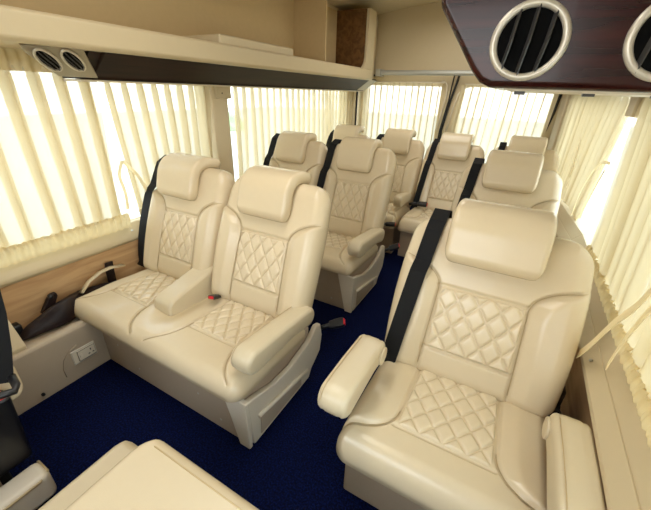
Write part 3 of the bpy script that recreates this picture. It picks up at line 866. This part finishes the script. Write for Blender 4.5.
# ------------------------------------------------------------------ dark bag in the tray with straps
t = empty('sling_bag', (-1.47, .52, .22), 'dark brown crumpled bag lying in the wood lined luggage tray', 'bag')
rows = []
sp_ = [(-.20, -.015, .012, .010), (-.17, .0, .030, .020), (-.12, .005, .036, .022), (-.07, .015, .055, .036), (-.02, .018, .062, .040), (.05, .015, .050, .036), (.12, .012, .038, .032), (.17, .01, .030, .022), (.21, .01, .022, .018), (.24, .01, .010, .008)]
v = []; f = []; seg = 16
for i, (y, zc, rz, rx) in enumerate(sp_):
    for k in range(seg):
        a = 2*PI*k/seg; wob = 1+.12*math.sin(3*a+i*1.3)
        v.append((rx*wob*math.cos(a)*(1.3 if y < .02 else .7)-(.005 if y < .02 else .052), y, max(.002, zc+.015+rz*wob*math.sin(a))))
for i in range(len(sp_)-1):
    for k in range(seg): f.append((i*seg+k, i*seg+(k+1) % seg, (i+1)*seg+(k+1) % seg, (i+1)*seg+k))
f.append(tuple(range(seg))); f.append(tuple(range((len(sp_)-1)*seg, len(sp_)*seg)))
o = new('bag_body', v, f, BAG, t); md = o.modifiers.new('s', 'SUBSURF'); md.levels = 2; md.render_levels = 2
MB().prism([(-.10, .05), (-.065, .10), (-.05, .115), (-.03, .115), (-.028, .10), (-.05, .06)], -.055, -.035, 'x').build('tab', BAG, t, bevel=.004)
MB().tube([(-.045, -.052, .108), (-.028, -.052, .108)], .009, 12).build('ring', BLACK, t, smooth=True)
v, f = ribbon([(-.065, .20, .03), (-.06, .20, .09), (-.062, .205, .145)], .036, .006, Vector((0, 1, 0))); new('strap', v, f, BAG, t, smooth=False)
MB().box(-.07, -.03, -.215, -.17, -.005, .05).build('clasp', BLACK, t, bevel=.006)
v, f = ribbon([(-.015, .045, .080), (-.03, .09, .108), (-.04, .15, .125), (-.045, .20, .125), (-.05, .26, .11)], .030, .006, Vector((1, -.35, .1)))
tag(new('cream_strap', v, f, ARM, t, smooth=True), 'cream strap across the dark bag')

# ------------------------------------------------------------------ buckle cluster at the left edge
t = empty('belt_buckle_cluster', (-.95, .12, .0), 'black seat belt buckle housing with red release button at the left edge', 'seat belt buckle')
v, f = ribbon([(-.05, .094, .70), (-.042, .080, .60), (-.035, .060, .511), (-.03, .036, .425)], .030, .003, Vector((.5, 1, 0))); new('webbing', v, f, BELT, t, smooth=False)
MB().tube([(-.03, -.10, .42), (-.01, -.03, .425), (.005, .01, .425), (.012, .036, .42), (.0, .045, .425), (-.03, .05, .435)], .009, 12).build('belt_guide', BLACK, t, smooth=True)
h = MB().prism([(-.13, .10), (-.10, .10), (-.005, .40), (-.075, .40)], -.19, .03, 'y').build('housing', BLACK, t, bevel=.012)
MB().box(-.065, -.012, -.045, .022, .39, .408).build('release_button', RED, h, bevel=.004)
MB().box(-.125, -.105, -.14, -.03, 0, .11).build('mount', BLACK, t, bevel=.004)
m = MB(); m.box(-1.035, -.955, -.2, .148, 0, .10)
fo = tag(m.build('seat_foot', PANELW, None, bevel=.02), 'cream plastic foot below the black buckle at the lower left edge', 'seat foot')
MB().tube([(-.957, -.18, .088), (-.957, .12, .088), (-.975, .146, .088), (-1.03, .146, .088)], .004, 8).build('piping', PIPE, fo, smooth=True)

# ------------------------------------------------------------------ outside
struct(MB().box(-30, 30, -30, 40, -1.0, -.9).build('ground', mat('pavement', srgb(170, 168, 158), .9, None, .1, detail_scale=1), None))
LEAF = mat('foliage', srgb(132, 156, 112), .8, None, .3, detail_scale=2)
for i, (x, y, r) in enumerate(((-14, 14.45, .8),)):
    bm = bmesh.new(); bmesh.ops.create_icosphere(bm, subdivisions=4, radius=r)
    for vv in bm.verts:
        d = 1+.18*math.sin(vv.co.x*5+i)*math.sin(vv.co.y*6)*math.cos(vv.co.z*5)+.05*random.random(); vv.co *= d
    me = bpy.data.meshes.new('shrub'); bm.to_mesh(me); bm.free(); me.materials.append(LEAF)
    o = bpy.data.objects.new('shrub', me); COL.objects.link(o); o.location = (x, y, -.9)
    tag(o, 'pale green shrub outside, seen through the slit behind the left pillar', 'shrub')

# ------------------------------------------------------------------ world and added fill lights
w = bpy.data.worlds.new('World'); S.world = w; w.use_nodes = True
nt = w.node_tree; bg = nt.nodes['Background']
tc = nt.nodes.new('ShaderNodeTexCoord'); sp3 = nt.nodes.new('ShaderNodeSeparateXYZ'); cr = nt.nodes.new('ShaderNodeValToRGB')
nt.links.new(tc.outputs['Generated'], sp3.inputs[0]); nt.links.new(sp3.outputs['Z'], cr.inputs['Fac'])
cr.color_ramp.elements[0].position = 0; cr.color_ramp.elements[0].color = (1, .99, .96, 1)
cr.color_ramp.elements[1].position = .5; cr.color_ramp.elements[1].color = (.78, .88, 1, 1)
nt.links.new(cr.outputs['Color'], bg.inputs['Color']); bg.inputs['Strength'].default_value = 5.5

def area(name, loc, rot, sx, sy, power, col=(1, .97, .92)):
    l = bpy.data.lights.new(name, 'AREA'); l.shape = 'RECTANGLE'; l.size = sx; l.size_y = sy; l.energy = power; l.color = col
    o = bpy.data.objects.new(name, l); COL.objects.link(o); o.location = loc; o.rotation_euler = rot; return o
area('added_fill_light', (-.6, .6, 1.70), (0, 0, 0), .4, 1.0, 8)  # added fill light above the frame, brightens the near seats
area('added_fill_light', (-.6, 2.6, 1.70), (0, 0, 0), .5, 1.0, 6)  # second added fill light, over the rear rows

# ------------------------------------------------------------------ camera
cam = bpy.data.cameras.new('Camera'); co = bpy.data.objects.new('Camera', cam); COL.objects.link(co); S.camera = co
F_, PT, YW, RL = 336.793335, .45414757, -.49804694, .03153378
cy, sy = math.cos(YW), math.sin(YW); cp, sp2 = math.cos(PT), math.sin(PT); c_r, s_r = math.cos(RL), math.sin(RL)
Ry = Matrix(((cy, -sy, 0), (sy, cy, 0), (0, 0, 1))); A = Matrix(((1, 0, 0), (0, 0, -1), (0, 1, 0)))
Rx = Matrix(((1, 0, 0), (0, cp, -sp2), (0, sp2, cp))); Rz = Matrix(((c_r, -s_r, 0), (s_r, c_r, 0), (0, 0, 1)))
M = Rz @ Rx @ A @ Ry           # world -> camera (x right, y down, z forward)
R = M.transposed()
B = Matrix((R @ Vector((1, 0, 0)), R @ Vector((0, -1, 0)), R @ Vector((0, 0, -1)))).transposed()
co.matrix_world = Matrix.Translation((0, 0, 1.1)) @ B.to_4x4()
cam.sensor_width = 36; cam.lens = 36*F_/651; cam.clip_start = .02; cam.shift_y = 1/651
S.view_settings.view_transform = 'Standard'; S.view_settings.look = 'None'; S.view_settings.gamma = 1
S.view_settings.exposure = 0.26
S.cycles.use_denoising = True
S.cycles.max_bounces = 12; S.cycles.transparent_max_bounces = 24; S.cycles.transmission_bounces = 8; S.cycles.diffuse_bounces = 7
S.cycles.sample_clamp_indirect = 8
